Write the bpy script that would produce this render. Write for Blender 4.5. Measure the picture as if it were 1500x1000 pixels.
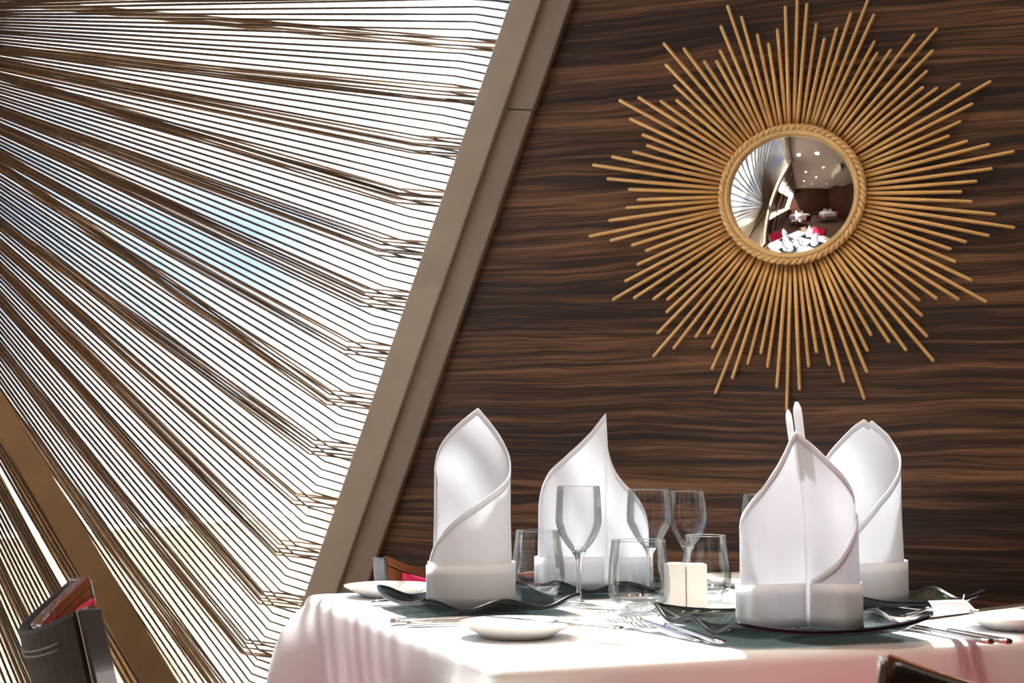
import bpy, bmesh, math, random
from mathutils import Vector, Matrix
random.seed(7)
PI = math.pi
R = math.radians
sc = bpy.context.scene
for o in list(bpy.data.objects):
    bpy.data.objects.remove(o)
C = sc.collection

# ------------------------------------------------------------------ camera
FPX = 2078.0
CAM = Vector((0, 0, 0.96))
HOR = 674.0                                        # image row of eye level
PITCH = math.atan((HOR - 500) / FPX)
cd = bpy.data.cameras.new('camera')
cd.sensor_width = 36.0
cd.lens = FPX / 1500 * 36.0
cd.clip_start = 0.05
cam = bpy.data.objects.new('camera', cd)
C.objects.link(cam)
cam.location = CAM
cam.rotation_euler = (PI / 2 + PITCH, 0, 0)
cd.dof.use_dof = True
cd.dof.focus_distance = 2.05
cd.dof.aperture_fstop = 10.0
sc.camera = cam

# ------------------------------------------------------------------ light
sc.view_settings.view_transform = 'Standard'
sc.view_settings.look = 'None'
sc.view_settings.gamma = 1.0
sc.view_settings.use_curve_mapping = False
sc.view_settings.exposure = 0.88
SUN_TO = Vector((-0.40 * math.cos(R(61)), 0.917 * math.cos(R(61)), math.sin(R(61))))
sl = bpy.data.lights.new('sun', 'SUN')
sl.energy = 36.0
sl.angle = R(1.6)
sl.color = (1.0, 0.965, 0.91)
sun = bpy.data.objects.new('sun', sl)
C.objects.link(sun)
sun.rotation_euler = SUN_TO.to_track_quat('Z', 'Y').to_euler()

world = bpy.data.worlds.new('sky')
sc.world = world
world.use_nodes = True
wn = world.node_tree
wn.nodes.clear()
w_out = wn.nodes.new('ShaderNodeOutputWorld')
w_bg = wn.nodes.new('ShaderNodeBackground')
w_tc = wn.nodes.new('ShaderNodeTexCoord')
w_sep = wn.nodes.new('ShaderNodeSeparateXYZ')
w_rmp = wn.nodes.new('ShaderNodeValToRGB')
w_map = wn.nodes.new('ShaderNodeMapping')
w_noi = wn.nodes.new('ShaderNodeTexNoise')
w_cr = wn.nodes.new('ShaderNodeValToRGB')
w_mix = wn.nodes.new('ShaderNodeMixRGB')
w_rmp.color_ramp.elements[0].position = 0.0
w_rmp.color_ramp.elements[0].color = (0.85, 0.90, 0.93, 1)
w_rmp.color_ramp.elements[1].position = 1.0
w_rmp.color_ramp.elements[1].color = (0.12, 0.30, 0.75, 1)
e = w_rmp.color_ramp.elements.new(0.22)
e.color = (0.30, 0.52, 0.86, 1)
w_map.inputs['Scale'].default_value = (1.6, 1.6, 3.0)
w_map.inputs['Location'].default_value = (0.35, 0.2, 0.0)
w_noi.inputs['Scale'].default_value = 1.7
w_noi.inputs['Detail'].default_value = 5.0
w_cr.color_ramp.elements[0].position = 0.40
w_cr.color_ramp.elements[0].color = (0, 0, 0, 1)
w_cr.color_ramp.elements[1].position = 0.56
w_cr.color_ramp.elements[1].color = (1, 1, 1, 1)
w_mix.inputs[2].default_value = (1.0, 1.0, 1.0, 1)
w_bg.inputs['Strength'].default_value = 1.6
wl = wn.links.new
wl(w_tc.outputs['Generated'], w_sep.inputs[0])
wl(w_sep.outputs['Z'], w_rmp.inputs[0])
wl(w_tc.outputs['Generated'], w_map.inputs[0])
wl(w_map.outputs[0], w_noi.inputs['Vector'])
wl(w_noi.outputs['Fac'], w_cr.inputs[0])
wl(w_cr.outputs[0], w_mix.inputs[0])
wl(w_rmp.outputs[0], w_mix.inputs[1])
wl(w_mix.outputs[0], w_bg.inputs[0])
wl(w_bg.outputs[0], w_out.inputs[0])

# ------------------------------------------------------------------ geometry of the place
def ray(x, y):
    a, b = (x - 750) / FPX, -(y - 500) / FPX
    cp, sp = math.cos(PITCH), math.sin(PITCH)
    return Vector((a, cp - b * sp, sp + b * cp))
def on_z(x, y, z):
    d = ray(x, y)
    return CAM + d * ((z - CAM.z) / d.z)
YAW = R(20)
U = Vector((math.cos(YAW), -math.sin(YAW), 0))      # along the wood wall, to the right
N = Vector((-math.sin(YAW), -math.cos(YAW), 0))     # out of the wood wall, into the room
M = CAM + ray(1162.7, 288.3) * 3.0                  # centre of the sunburst on the wall
M0 = Vector((M.x, M.y, 0))
def WP(u, n, z):
    return M0 + U * u + N * n + Vector((0, 0, z))
def on_n(x, y, n):                                  # (u, z) where a sight line meets the plane n = const
    d = ray(x, y)
    t = ((M0 + N * n - CAM).dot(N)) / d.dot(N)
    p = CAM + d * t
    return (p - M0).dot(U), p.z
def line_u(p0, p1, n):
    a, b = on_n(*p0, n), on_n(*p1, n)
    k = (b[0] - a[0]) / (b[1] - a[1])
    return lambda z: a[0] + (z - a[1]) * k
TZ = 0.75                                           # table top
A_ = on_z(722, 976, TZ)
TX = Vector((math.cos(R(21.4)), math.sin(R(21.4)), 0))
TY = Vector((-TX.y, TX.x, 0))
TS = 0.85
TC = A_ + TX * TS / 2 + TY * TS / 2
TROT = R(21.4)

# ------------------------------------------------------------------ helpers
def link(o, parent=None):
    C.objects.link(o)
    if parent:
        o.parent = parent
    return o
def mesh_obj(name, verts, faces, mat, parent=None, smooth=False, slots=None, fmat=None):
    me = bpy.data.meshes.new(name)
    me.from_pydata([tuple(v) for v in verts], [], faces)
    if isinstance(mat, (list, tuple)):
        for m in mat:
            me.materials.append(m)
    else:
        me.materials.append(mat)
    if fmat:
        for p, i in zip(me.polygons, fmat):
            p.material_index = i
    if smooth:
        for p in me.polygons:
            p.use_smooth = True
    me.update()
    return link(bpy.data.objects.new(name, me), parent)
def tag(o, label=None, cat=None, group=None, kind=None):
    for k, v in (('label', label), ('category', cat), ('group', group), ('kind', kind)):
        if v:
            o[k] = v
    return o
def empty(name, loc, rz, label, cat, group=None):
    o = bpy.data.objects.new(name, None)
    o.empty_display_size = 0.05
    C.objects.link(o)
    o.location = loc
    o.rotation_euler = (0, 0, rz)
    return tag(o, label, cat, group)
def copy_thing(o, loc, rz, label, group=None):
    c = o.copy()
    C.objects.link(c)
    c.location = loc
    c.rotation_euler = (0, 0, rz)
    c['label'] = label
    if group:
        c['group'] = group
    for ch in o.children:
        d = ch.copy()
        C.objects.link(d)
        d.parent = c
        for g in ch.children:
            h = g.copy()
            C.objects.link(h)
            h.parent = d
    return c
class MB:
    def __init__(s):
        s.v, s.f = [], []
    def add(s, vs, fs):
        k = len(s.v)
        s.v += [Vector(v) for v in vs]
        s.f += [tuple(i + k for i in f) for f in fs]
    def box(s, x0, x1, y0, y1, z0, z1, fn=None):
        vs = [Vector((x, y, z)) for z in (z0, z1) for y in (y0, y1) for x in (x0, x1)]
        if fn:
            vs = [fn(v) for v in vs]
        s.add(vs, [(0, 2, 3, 1), (4, 5, 7, 6), (0, 1, 5, 4), (2, 6, 7, 3), (0, 4, 6, 2), (1, 3, 7, 5)])
    def tube(s, pts, rad, n=8, closed=False, caps=True):
        pts = [Vector(p) for p in pts]
        m = len(pts)
        rings = []
        prev = None
        for i, p in enumerate(pts):
            if closed:
                d = pts[(i + 1) % m] - pts[i - 1]
            else:
                d = pts[min(i + 1, m - 1)] - pts[max(i - 1, 0)]
            d.normalize()
            if prev is None:
                a = d.orthogonal().normalized()
            else:
                a = prev - d * prev.dot(d)
                a = a.normalized() if a.length > 1e-6 else d.orthogonal().normalized()
            prev = a
            b = d.cross(a)
            r = rad[i] if isinstance(rad, (list, tuple)) else rad
            rings.append([p + (a * math.cos(2 * PI * k / n) + b * math.sin(2 * PI * k / n)) * r for k in range(n)])
        vs = [v for rg in rings for v in rg]
        fs = []
        for i in range(m if closed else m - 1):
            j = (i + 1) % m
            for k in range(n):
                fs.append((i * n + k, i * n + (k + 1) % n, j * n + (k + 1) % n, j * n + k))
        if caps and not closed:
            fs.append(tuple(reversed(range(n))))
            fs.append(tuple((m - 1) * n + k for k in range(n)))
        s.add(vs, fs)
    def lathe(s, prof, n=48, close=False):
        vs, fs = [], []
        for r, z in prof:
            for k in range(n):
                a = 2 * PI * k / n
                vs.append((r * math.cos(a), r * math.sin(a), z))
        m = len(prof)
        for i in range(m if close else m - 1):
            j = (i + 1) % m
            for k in range(n):
                fs.append((i * n + k, i * n + (k + 1) % n, j * n + (k + 1) % n, j * n + k))
        s.add(vs, fs)
    def disc(s, r, z, n=48, up=True):
        vs = [(r * math.cos(2 * PI * k / n), r * math.sin(2 * PI * k / n), z) for k in range(n)]
        s.add(vs, [tuple(range(n)) if up else tuple(reversed(range(n)))])
    def grid(s, rows, closed=False):
        m, n = len(rows), len(rows[0])
        fs = []
        for i in range(m - 1):
            for k in range(n if closed else n - 1):
                fs.append((i * n + k, i * n + (k + 1) % n, (i + 1) * n + (k + 1) % n, (i + 1) * n + k))
        s.add([v for r in rows for v in r], fs)
    def build(s, name, mat, parent=None, smooth=False, bevel=0, thick=0, offset=-1):
        o = mesh_obj(name, s.v, s.f, mat, parent, smooth)
        if thick:
            md = o.modifiers.new('thickness', 'SOLIDIFY')
            md.thickness = thick
            md.offset = offset
        if bevel:
            md = o.modifiers.new('bevel', 'BEVEL')
            md.width = bevel
            md.segments = 2
            md.limit_method = 'ANGLE'
            md.angle_limit = R(40)
        return o
def lerp_table(tab, x):
    if x <= tab[0][0]:
        return tab[0][1]
    for (a, b), (c, d) in zip(tab, tab[1:]):
        if x <= c:
            t = (x - a) / (c - a)
            return b + (d - b) * t
    return tab[-1][1]
def smooth_table(tab, x):
    # Catmull-Rom through the table
    if x <= tab[0][0]:
        return tab[0][1]
    if x >= tab[-1][0]:
        return tab[-1][1]
    for i in range(len(tab) - 1):
        if x <= tab[i + 1][0]:
            break
    p1, p2 = tab[i], tab[i + 1]
    p0 = tab[i - 1] if i > 0 else p1
    p3 = tab[i + 2] if i + 2 < len(tab) else p2
    h = p2[0] - p1[0]
    m1 = (p2[1] - p0[1]) / (p2[0] - p0[0])
    m2 = (p3[1] - p1[1]) / (p3[0] - p1[0])
    t = (x - p1[0]) / h
    return ((2 * t**3 - 3 * t**2 + 1) * p1[1] + (t**3 - 2 * t**2 + t) * h * m1
            + (-2 * t**3 + 3 * t**2) * p2[1] + (t**3 - t**2) * h * m2)

# ------------------------------------------------------------------ materials
def new_mat(name):
    m = bpy.data.materials.new(name)
    m.use_nodes = True
    nt = m.node_tree
    return m, nt, nt.nodes['Principled BSDF'], nt.nodes['Material Output']
def plain(name, col, rough=0.5, metal=0.0, spec=0.5, var=0.0, scale=30.0, bump=0.0, bscale=200.0, coat=0.0):
    m, nt, b, out = new_mat(name)
    b.inputs['Base Color'].default_value = (*col, 1)
    b.inputs['Roughness'].default_value = rough
    b.inputs['Metallic'].default_value = metal
    b.inputs['Specular IOR Level'].default_value = spec
    b.inputs['Coat Weight'].default_value = coat
    tc = nt.nodes.new('ShaderNodeTexCoord')
    if var:
        n = nt.nodes.new('ShaderNodeTexNoise')
        n.inputs['Scale'].default_value = scale
        n.inputs['Detail'].default_value = 4
        r = nt.nodes.new('ShaderNodeValToRGB')
        r.color_ramp.elements[0].position = 0.3
        r.color_ramp.elements[1].position = 0.7
        r.color_ramp.elements[0].color = (*[c * (1 - var) for c in col], 1)
        r.color_ramp.elements[1].color = (*[min(1, c * (1 + var)) for c in col], 1)
        nt.links.new(tc.outputs['Object'], n.inputs['Vector'])
        nt.links.new(n.outputs['Fac'], r.inputs[0])
        nt.links.new(r.outputs[0], b.inputs['Base Color'])
    if bump:
        n = nt.nodes.new('ShaderNodeTexNoise')
        n.inputs['Scale'].default_value = bscale
        n.inputs['Detail'].default_value = 3
        bp = nt.nodes.new('ShaderNodeBump')
        bp.inputs['Strength'].default_value = bump
        bp.inputs['Distance'].default_value = 0.002
        nt.links.new(tc.outputs['Object'], n.inputs['Vector'])
        nt.links.new(n.outputs['Fac'], bp.inputs['Height'])
        nt.links.new(bp.outputs[0], b.inputs['Normal'])
    return m
def wood_wall():
    m, nt, b, out = new_mat('striped_ebony_veneer')
    L = nt.links.new
    tc = nt.nodes.new('ShaderNodeTexCoord')
    warp_map = nt.nodes.new('ShaderNodeMapping')
    warp_map.inputs['Scale'].default_value = (1.5, 1, 6)
    warp = nt.nodes.new('ShaderNodeTexNoise')
    warp.inputs['Scale'].default_value = 1.6
    warp.inputs['Detail'].default_value = 2
    L(tc.outputs['Object'], warp_map.inputs[0])
    L(warp_map.outputs[0], warp.inputs['Vector'])
    sub = nt.nodes.new('ShaderNodeVectorMath')
    sub.operation = 'MULTIPLY_ADD'
    sub.inputs[1].default_value = (0.0, 0.0, 0.05)
    L(warp.outputs['Color'], sub.inputs[0])
    L(tc.outputs['Object'], sub.inputs[2])
    def streak(sx, sz, detail, rough):
        mp = nt.nodes.new('ShaderNodeMapping')
        mp.inputs['Scale'].default_value = (sx, 1, sz)
        n = nt.nodes.new('ShaderNodeTexNoise')
        n.inputs['Scale'].default_value = 1.0
        n.inputs['Detail'].default_value = detail
        n.inputs['Roughness'].default_value = rough
        L(sub.outputs[0], mp.inputs[0])
        L(mp.outputs[0], n.inputs['Vector'])
        return n
    n1 = streak(1.3, 85, 4, 0.6)
    n2 = streak(4.0, 300, 3, 0.6)
    n3 = streak(0.7, 9, 2, 0.5)
    mx = nt.nodes.new('ShaderNodeMath')
    mx.operation = 'MULTIPLY_ADD'
    mx.inputs[1].default_value = 0.38
    L(n2.outputs['Fac'], mx.inputs[0])
    m2 = nt.nodes.new('ShaderNodeMath')
    m2.operation = 'MULTIPLY_ADD'
    m2.inputs[1].default_value = 0.62
    m2.inputs[2].default_value = 0.0
    L(n1.outputs['Fac'], m2.inputs[0])
    L(m2.outputs[0], mx.inputs[2])
    m3 = nt.nodes.new('ShaderNodeMath')
    m3.operation = 'MULTIPLY_ADD'
    m3.inputs[1].default_value = 0.30
    L(n3.outputs['Fac'], m3.inputs[0])
    L(mx.outputs[0], m3.inputs[2])
    n4 = streak(14, 620, 3, 0.7)
    m4 = nt.nodes.new('ShaderNodeMath')
    m4.operation = 'MULTIPLY_ADD'
    m4.inputs[1].default_value = 0.16
    L(n4.outputs['Fac'], m4.inputs[0])
    m5 = nt.nodes.new('ShaderNodeMath')
    m5.operation = 'SUBTRACT'
    m5.inputs[1].default_value = 0.075
    L(m3.outputs[0], m5.inputs[0])
    L(m5.outputs[0], m4.inputs[2])
    m3 = m4
    r = nt.nodes.new('ShaderNodeValToRGB')
    cr = r.color_ramp
    cr.elements[0].position = 0.53
    cr.elements[0].color = (0.014, 0.010, 0.009, 1)
    cr.elements[1].position = 0.80
    cr.elements[1].color = (0.28, 0.135, 0.065, 1)
    for p, c in ((0.60, (0.030, 0.015, 0.010)), (0.66, (0.075, 0.032, 0.017)), (0.72, (0.16, 0.074, 0.037))):
        q = cr.elements.new(p)
        q.color = (*c, 1)
    L(m3.outputs[0], r.inputs[0])
    L(r.outputs[0], b.inputs['Base Color'])
    b.inputs['Roughness'].default_value = 0.42
    b.inputs['Specular IOR Level'].default_value = 0.45
    bp = nt.nodes.new('ShaderNodeBump')
    bp.inputs['Strength'].default_value = 0.10
    bp.inputs['Distance'].default_value = 0.002
    L(n2.outputs['Fac'], bp.inputs['Height'])
    L(bp.outputs[0], b.inputs['Normal'])
    return m
def fabric(name, col, trans=0.0, rough=0.9, weave=900.0, bump=0.05):
    m, nt, b, out = new_mat(name)
    b.inputs['Base Color'].default_value = (*col, 1)
    b.inputs['Roughness'].default_value = rough
    b.inputs['Specular IOR Level'].default_value = 0.2
    tc = nt.nodes.new('ShaderNodeTexCoord')
    n = nt.nodes.new('ShaderNodeTexNoise')
    n.inputs['Scale'].default_value = weave
    bp = nt.nodes.new('ShaderNodeBump')
    bp.inputs['Strength'].default_value = bump
    bp.inputs['Distance'].default_value = 0.001
    nt.links.new(tc.outputs['Object'], n.inputs['Vector'])
    nt.links.new(n.outputs['Fac'], bp.inputs['Height'])
    nt.links.new(bp.outputs[0], b.inputs['Normal'])
    if trans:
        t = nt.nodes.new('ShaderNodeBsdfTranslucent')
        t.inputs[0].default_value = (*col, 1)
        mx = nt.nodes.new('ShaderNodeMixShader')
        mx.inputs[0].default_value = trans
        nt.links.new(b.outputs[0], mx.inputs[1])
        nt.links.new(t.outputs[0], mx.inputs[2])
        nt.links.new(mx.outputs[0], out.inputs[0])
    return m
def thin_glass(name, face=(0.97, 0.98, 0.98), edge=(0.22, 0.25, 0.27), gloss=1.0, blend=0.10):
    m, nt, b, out = new_mat(name)
    nt.nodes.remove(b)
    L = nt.links.new
    lw = nt.nodes.new('ShaderNodeLayerWeight')
    lw.inputs[0].default_value = blend
    mc = nt.nodes.new('ShaderNodeMixRGB')
    mc.inputs[1].default_value = (*face, 1)
    mc.inputs[2].default_value = (*edge, 1)
    L(lw.outputs['Facing'], mc.inputs[0])
    tr = nt.nodes.new('ShaderNodeBsdfTransparent')
    L(mc.outputs[0], tr.inputs[0])
    gl = nt.nodes.new('ShaderNodeBsdfGlossy')
    gl.inputs['Roughness'].default_value = 0.02
    fr = nt.nodes.new('ShaderNodeFresnel')
    fr.inputs[0].default_value = 1.45
    mu = nt.nodes.new('ShaderNodeMath')
    mu.operation = 'MULTIPLY'
    mu.inputs[1].default_value = gloss
    L(fr.outputs[0], mu.inputs[0])
    mx = nt.nodes.new('ShaderNodeMixShader')
    L(mu.outputs[0], mx.inputs[0])
    L(tr.outputs[0], mx.inputs[1])
    L(gl.outputs[0], mx.inputs[2])
    L(mx.outputs[0], out.inputs[0])
    return m
def solid_glass(name, col=(0.97, 0.99, 0.99), clear=0.25, tint=(0.95, 0.97, 0.97)):
    m, nt, b, out = new_mat(name)
    nt.nodes.remove(b)
    g = nt.nodes.new('ShaderNodeBsdfGlass')
    g.inputs['Color'].default_value = (*col, 1)
    g.inputs['IOR'].default_value = 1.48
    g.inputs['Roughness'].default_value = 0.0
    t = nt.nodes.new('ShaderNodeBsdfTransparent')
    t.inputs[0].default_value = (*tint, 1)
    mx = nt.nodes.new('ShaderNodeMixShader')
    mx.inputs[0].default_value = clear
    nt.links.new(g.outputs[0], mx.inputs[1])
    nt.links.new(t.outputs[0], mx.inputs[2])
    nt.links.new(mx.outputs[0], out.inputs[0])
    return m
def plate_glass():
    m, nt, b, out = new_mat('smoked_glass')
    b.inputs['Base Color'].default_value = (0.006, 0.012, 0.012, 1)
    b.inputs['Roughness'].default_value = 0.04
    b.inputs['Specular IOR Level'].default_value = 0.9
    t = nt.nodes.new('ShaderNodeBsdfTransparent')
    t.inputs[0].default_value = (0.50, 0.62, 0.62, 1)
    mx = nt.nodes.new('ShaderNodeMixShader')
    mx.inputs[0].default_value = 0.34
    nt.links.new(b.outputs[0], mx.inputs[1])
    nt.links.new(t.outputs[0], mx.inputs[2])
    nt.links.new(mx.outputs[0], out.inputs[0])
    return m
def lamp_mat(name, col, s):
    m, nt, b, out = new_mat(name)
    b.inputs['Base Color'].default_value = (*col, 1)
    b.inputs['Emission Color'].default_value = (*col, 1)
    b.inputs['Emission Strength'].default_value = s
    return m

MW = wood_wall()
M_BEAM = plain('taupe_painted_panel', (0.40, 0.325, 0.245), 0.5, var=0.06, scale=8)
M_BEAM_SHADED = plain('shaded_taupe_panel', (0.29, 0.225, 0.17), 0.5, var=0.06, scale=8)  # beam taupe again, with the second board's shade put into the colour
M_BROWN = plain('dark_brown_panel', (0.075, 0.030, 0.018), 0.3, var=0.3, scale=6)
M_CREAM = plain('cream_paint', (0.75, 0.68, 0.55), 0.6, var=0.04, scale=5)
M_CEIL = plain('warm_pink_ceiling_paint', (0.74, 0.62, 0.55), 0.4, var=0.04, scale=2)
M_CARPET = plain('brown_carpet', (0.10, 0.055, 0.045), 0.95, var=0.35, scale=14, bump=0.4, bscale=300)
M_DECK = plain('white_deck_paint', (0.82, 0.78, 0.68), 0.6, var=0.05, scale=4)
M_BULW = plain('cream_bulwark_paint', (0.58, 0.53, 0.42), 0.6, var=0.05, scale=4)
M_TAN = plain('pale_tan_cord', (0.36, 0.25, 0.15), 0.8, var=0.15, scale=60)
M_DARK = plain('dark_brown_cord', (0.09, 0.055, 0.033), 0.8, var=0.15, scale=60)
M_CORD = plain('tan_cord', (0.15, 0.10, 0.06), 0.8, var=0.18, scale=60)
M_CORD2 = plain('brown_cord', (0.19, 0.115, 0.065), 0.8, var=0.18, scale=60)
M_STRUT = plain('golden_brown_strut', (0.50, 0.35, 0.16), 0.5, var=0.12, scale=12)
M_GOLD = plain('old_gold_paint', (0.92, 0.55, 0.21), 0.42, 0.15, var=0.10, scale=25)
M_GOLD2 = plain('pale_gold_paint', (0.90, 0.60, 0.27), 0.38, 0.15, var=0.08, scale=40)
M_MIRROR = plain('mirror_silver', (0.93, 0.93, 0.92), 0.0, 1.0)
M_CLOTH = fabric('white_table_linen', (0.78, 0.78, 0.825))
M_NAP = fabric('white_napkin_linen', (0.90, 0.91, 0.945), trans=0.5)
M_HEM = fabric('white_napkin_hem', (0.89, 0.90, 0.935), trans=0.4)
M_CHINA = plain('white_glazed_china', (0.84, 0.82, 0.77), 0.12, coat=0.5, var=0.01, scale=3)
M_SHAKER = plain('cream_porcelain', (0.86, 0.83, 0.76), 0.25, var=0.01, scale=3)
M_STEEL = plain('polished_steel', (0.80, 0.79, 0.78), 0.10, 1.0, var=0.03, scale=10)
M_CARD = plain('cream_card', (0.82, 0.80, 0.76), 0.7, var=0.01, scale=3)
M_RED = fabric('crimson_upholstery', (0.50, 0.022, 0.085), rough=0.85, weave=500, bump=0.25)
M_LEATHER = plain('dark_brown_leather', (0.014, 0.009, 0.008), 0.52, spec=0.22, var=0.3, scale=40, bump=0.25, bscale=350)
M_WOOD = plain('polished_brown_wood', (0.16, 0.055, 0.022), 0.22, var=0.35, scale=14, coat=0.6)
M_THIN = thin_glass('thin_clear_glass')
M_THICK = solid_glass('clear_glass')
M_BOWL = thin_glass('clear_bowl_glass', (0.985, 0.99, 0.99), (0.26, 0.29, 0.31), gloss=0.75, blend=0.15)
M_PLATE = plate_glass()
M_RIM = plain('dark_glass_rim', (0.008, 0.006, 0.008), 0.3, spec=0.25, var=0.1, scale=20)
M_PANE = thin_glass('window_pane_glass', (0.96, 0.98, 0.98), (0.9, 0.93, 0.93), gloss=0.6)
M_DOWN = lamp_mat('warm_lamp', (1.0, 0.78, 0.5), 14.0)
M_EDGE = plain('dark_polished_edge', (0.30, 0.29, 0.29), 0.13, 0.8, spec=0.8, var=0.05, scale=20, coat=1.0)
M_STITCH = plain('grey_stitching', (0.22, 0.21, 0.20), 0.5)
M_TABLEWOOD = plain('table_wood', (0.10, 0.045, 0.025), 0.4, var=0.2, scale=10)

# ------------------------------------------------------------------ the room
NL_ = 0.035                                          # how far the window screen stands off the wood wall
uB0 = line_u((747, 0), (477, 780), NL_)             # edge of the first beam board
uB1 = line_u((793, 0), (523, 780), NL_)
uB2 = line_u((837, 0), (564, 780), 0.022)
uS = line_u((694, 30), (430, 806), NL_)             # where the cords bend
ZC = 3.2
U_R, N_F = 3.2, 7.5
def struct(name, mb, mat, **k):
    return tag(mb.build(name, mat, **k), kind='structure')
frame_rot = math.atan2(U.y, U.x)
def wall_frame(o):
    pass
def wbox(mb, u0, u1, n0, n1, z0, z1, lean=False):
    mb.box(u0, u1, n0, n1, z0, z1, fn=lambda v: WP(v.x, v.y, v.z))

# wood wall: built in its own frame so the veneer runs level along it
wb = MB()
wb.add([(uB0(0) + .015, 0, 0), (U_R, 0, 0), (U_R, 0, ZC), (uB0(ZC) + .015, 0, ZC), (uB0(0) + .015, .08, 0), (U_R, .08, 0), (U_R, .08, ZC), (uB0(ZC) + .015, .08, ZC)],
       [(0, 1, 2, 3), (7, 6, 5, 4), (0, 4, 5, 1), (1, 5, 6, 2), (2, 6, 7, 3), (3, 7, 4, 0)])
wall = struct('wall_back', wb, MW)
wall.location = WP(0, 0, 0)
wall.rotation_euler = (0, 0, frame_rot)             # local x = U, local y = -N
m = MB(); wbox(m, -3.4, U_R, -0.1, N_F, -0.06, 0.0); struct('floor', m, M_CARPET)
m = MB(); wbox(m, uS(ZC) - 0.25, U_R, -0.1, N_F, ZC, ZC + 0.08); struct('ceiling', m, M_CEIL)
m = MB(); wbox(m, U_R, U_R + 0.08, -0.1, N_F, 0, ZC); struct('wall_right', m, M_BROWN)
m = MB(); wbox(m, -3.4, U_R, N_F, N_F + 0.08, 0, ZC); struct('wall_front', m, M_BROWN)

# raking beam between wall and window: two boards, the outer one in two lengths
def rake(name, fa, fb, z0, z1, n0, n1, mat, gap0=0, gap1=0, bevel=0.003, slope=0.0):
    mb = MB()
    vs = []
    for z in (z0, z1):
        for n in (n0, n1):
            for f, s in ((fa, 0), (fb, 1)):
                zz = z + (slope * s * -1 if z not in (0.0, ZC) else 0)
                vs.append(WP(f(zz), n, zz))
    mb.add(vs, [(0, 1, 3, 2), (4, 6, 7, 5), (0, 4, 5, 1), (2, 3, 7, 6), (0, 2, 6, 4), (1, 5, 7, 3)])
    return struct(name, mb, mat, bevel=bevel)
zs = on_n(765, 150, 0.05)[1]
uM = lambda z: uB1(z) - 0.03
rake('trim_1', uB0, uB1, 0.0, ZC, -0.02, NL_, M_BEAM)
rake('trim_2', uM, uB2, 0.0, zs - 0.0012, 0.0, 0.022, M_BEAM_SHADED, slope=0.012)
rake('trim_3', uM, uB2, zs + 0.0012, ZC, 0.0, 0.022, M_BEAM_SHADED, slope=0.012)

# window wall: everything follows the lean u = uS(z)
NH = 1.86                                           # hub line of the cord fan
dL = Vector((uS(1) - uS(0), 0, 1))
def lean_box(mb, d0, d1, n0, n1, z0, z1):
    vs = [WP(uS(z) + d, n, z) for z in (z0, z1) for n in (n0, n1) for d in (d0, d1)]
    mb.add(vs, [(0, 1, 3, 2), (4, 6, 7, 5), (0, 4, 5, 1), (2, 3, 7, 6), (0, 2, 6, 4), (1, 5, 7, 3)])
def lean(name, d0, d1, n0, n1, z0, z1, mat, bevel=0.003):
    mb = MB(); lean_box(mb, d0, d1, n0, n1, z0, z1)
    return struct(name, mb, mat, bevel=bevel)
lean('window_1', -0.085, -0.079, -0.60, NH + 0.02, 0.05, ZC - 0.02, M_PANE, 0)
lean('trim_4', -0.22, 0.05, NH + 0.02, NH + 0.18, 0.0, ZC, M_BEAM)      # post behind the hub
lean('trim_5', -0.078, 0.03, NL_, NH + 0.02, 0.0, 0.10, M_BEAM)          # bottom rail
lean('trim_6', -0.078, 0.00, NL_, NH + 0.02, ZC - 0.10, ZC, M_BEAM)      # top rail
# further along the window wall, seen in the mirror
lean('wall_left', -0.20, -0.05, NH + 0.18, N_F, 0.0, 0.95, M_BROWN)
lean('window_2', -0.13, -0.124, NH + 0.18, N_F, 0.95, 1.22, M_PANE, 0)
lean('wall_upper_left', -0.20, -0.05, NH + 0.18, 4.6, 1.22, 2.0, M_BROWN)
lean('window_3', -0.13, -0.124, NH + 0.18, N_F, 2.0, 2.55, M_PANE, 0)
lean('wall_top_left', -0.20, -0.05, NH + 0.18, N_F, 2.55, ZC, M_BROWN)
lean('window_4', -0.13, -0.124, 4.75, N_F, 1.22, 2.0, M_PANE, 0)
k = 8
for n0 in (2.95, 3.85, 4.6, 5.6, 6.6):
    lean('trim_%d' % k, -0.22, -0.02, n0, n0 + 0.12, 0.0, ZC, M_CREAM)
    k += 1
lean('trim_%d' % k, -0.20, 0.0, NH + 0.18, N_F, 0.93, 0.97, M_CREAM)
lean('trim_%d' % (k + 1), -0.20, 0.0, NH + 0.18, 4.6, 1.20, 1.24, M_CREAM)
# outside: deck and white bulwark
m = MB(); wbox(m, -9.0, -3.4, -9.0, N_F, -0.06, 0.0); struct('deck', m, M_DECK)
m = MB(); wbox(m, -3.4, -1.8, -9.0, -0.1, -0.06, 0.0); struct('deck_corner', m, M_DECK)
m = MB(); wbox(m, -2.75, -2.60, -9.0, N_F, 0.0, 0.72); struct('bulwark', m, M_BULW, bevel=0.02)

# curved cream soffit, seen in the mirror
mb = MB()
rows = []
for j in range(2):
    rows.append([WP(1.5 + 1.7 * (i / 24), 2.0 + 2.6 * math.sqrt(max(0, 1 - (1 - i / 24) ** 2)) * (1 if True else 0), ZC - 0.001 - 0.34 * j) for i in range(25)])
mb.grid(rows)
low = [WP(1.5 + 1.7 * (i / 24), 2.0 + 2.6 * math.sqrt(max(0, 1 - (1 - i / 24) ** 2)), ZC - 0.341) for i in range(25)]
base = [WP(1.5 + 1.7 * (i / 24), 1.2, ZC - 0.341) for i in range(25)]
mb.grid([low, base])
struct('soffit', mb, M_CREAM)

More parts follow.
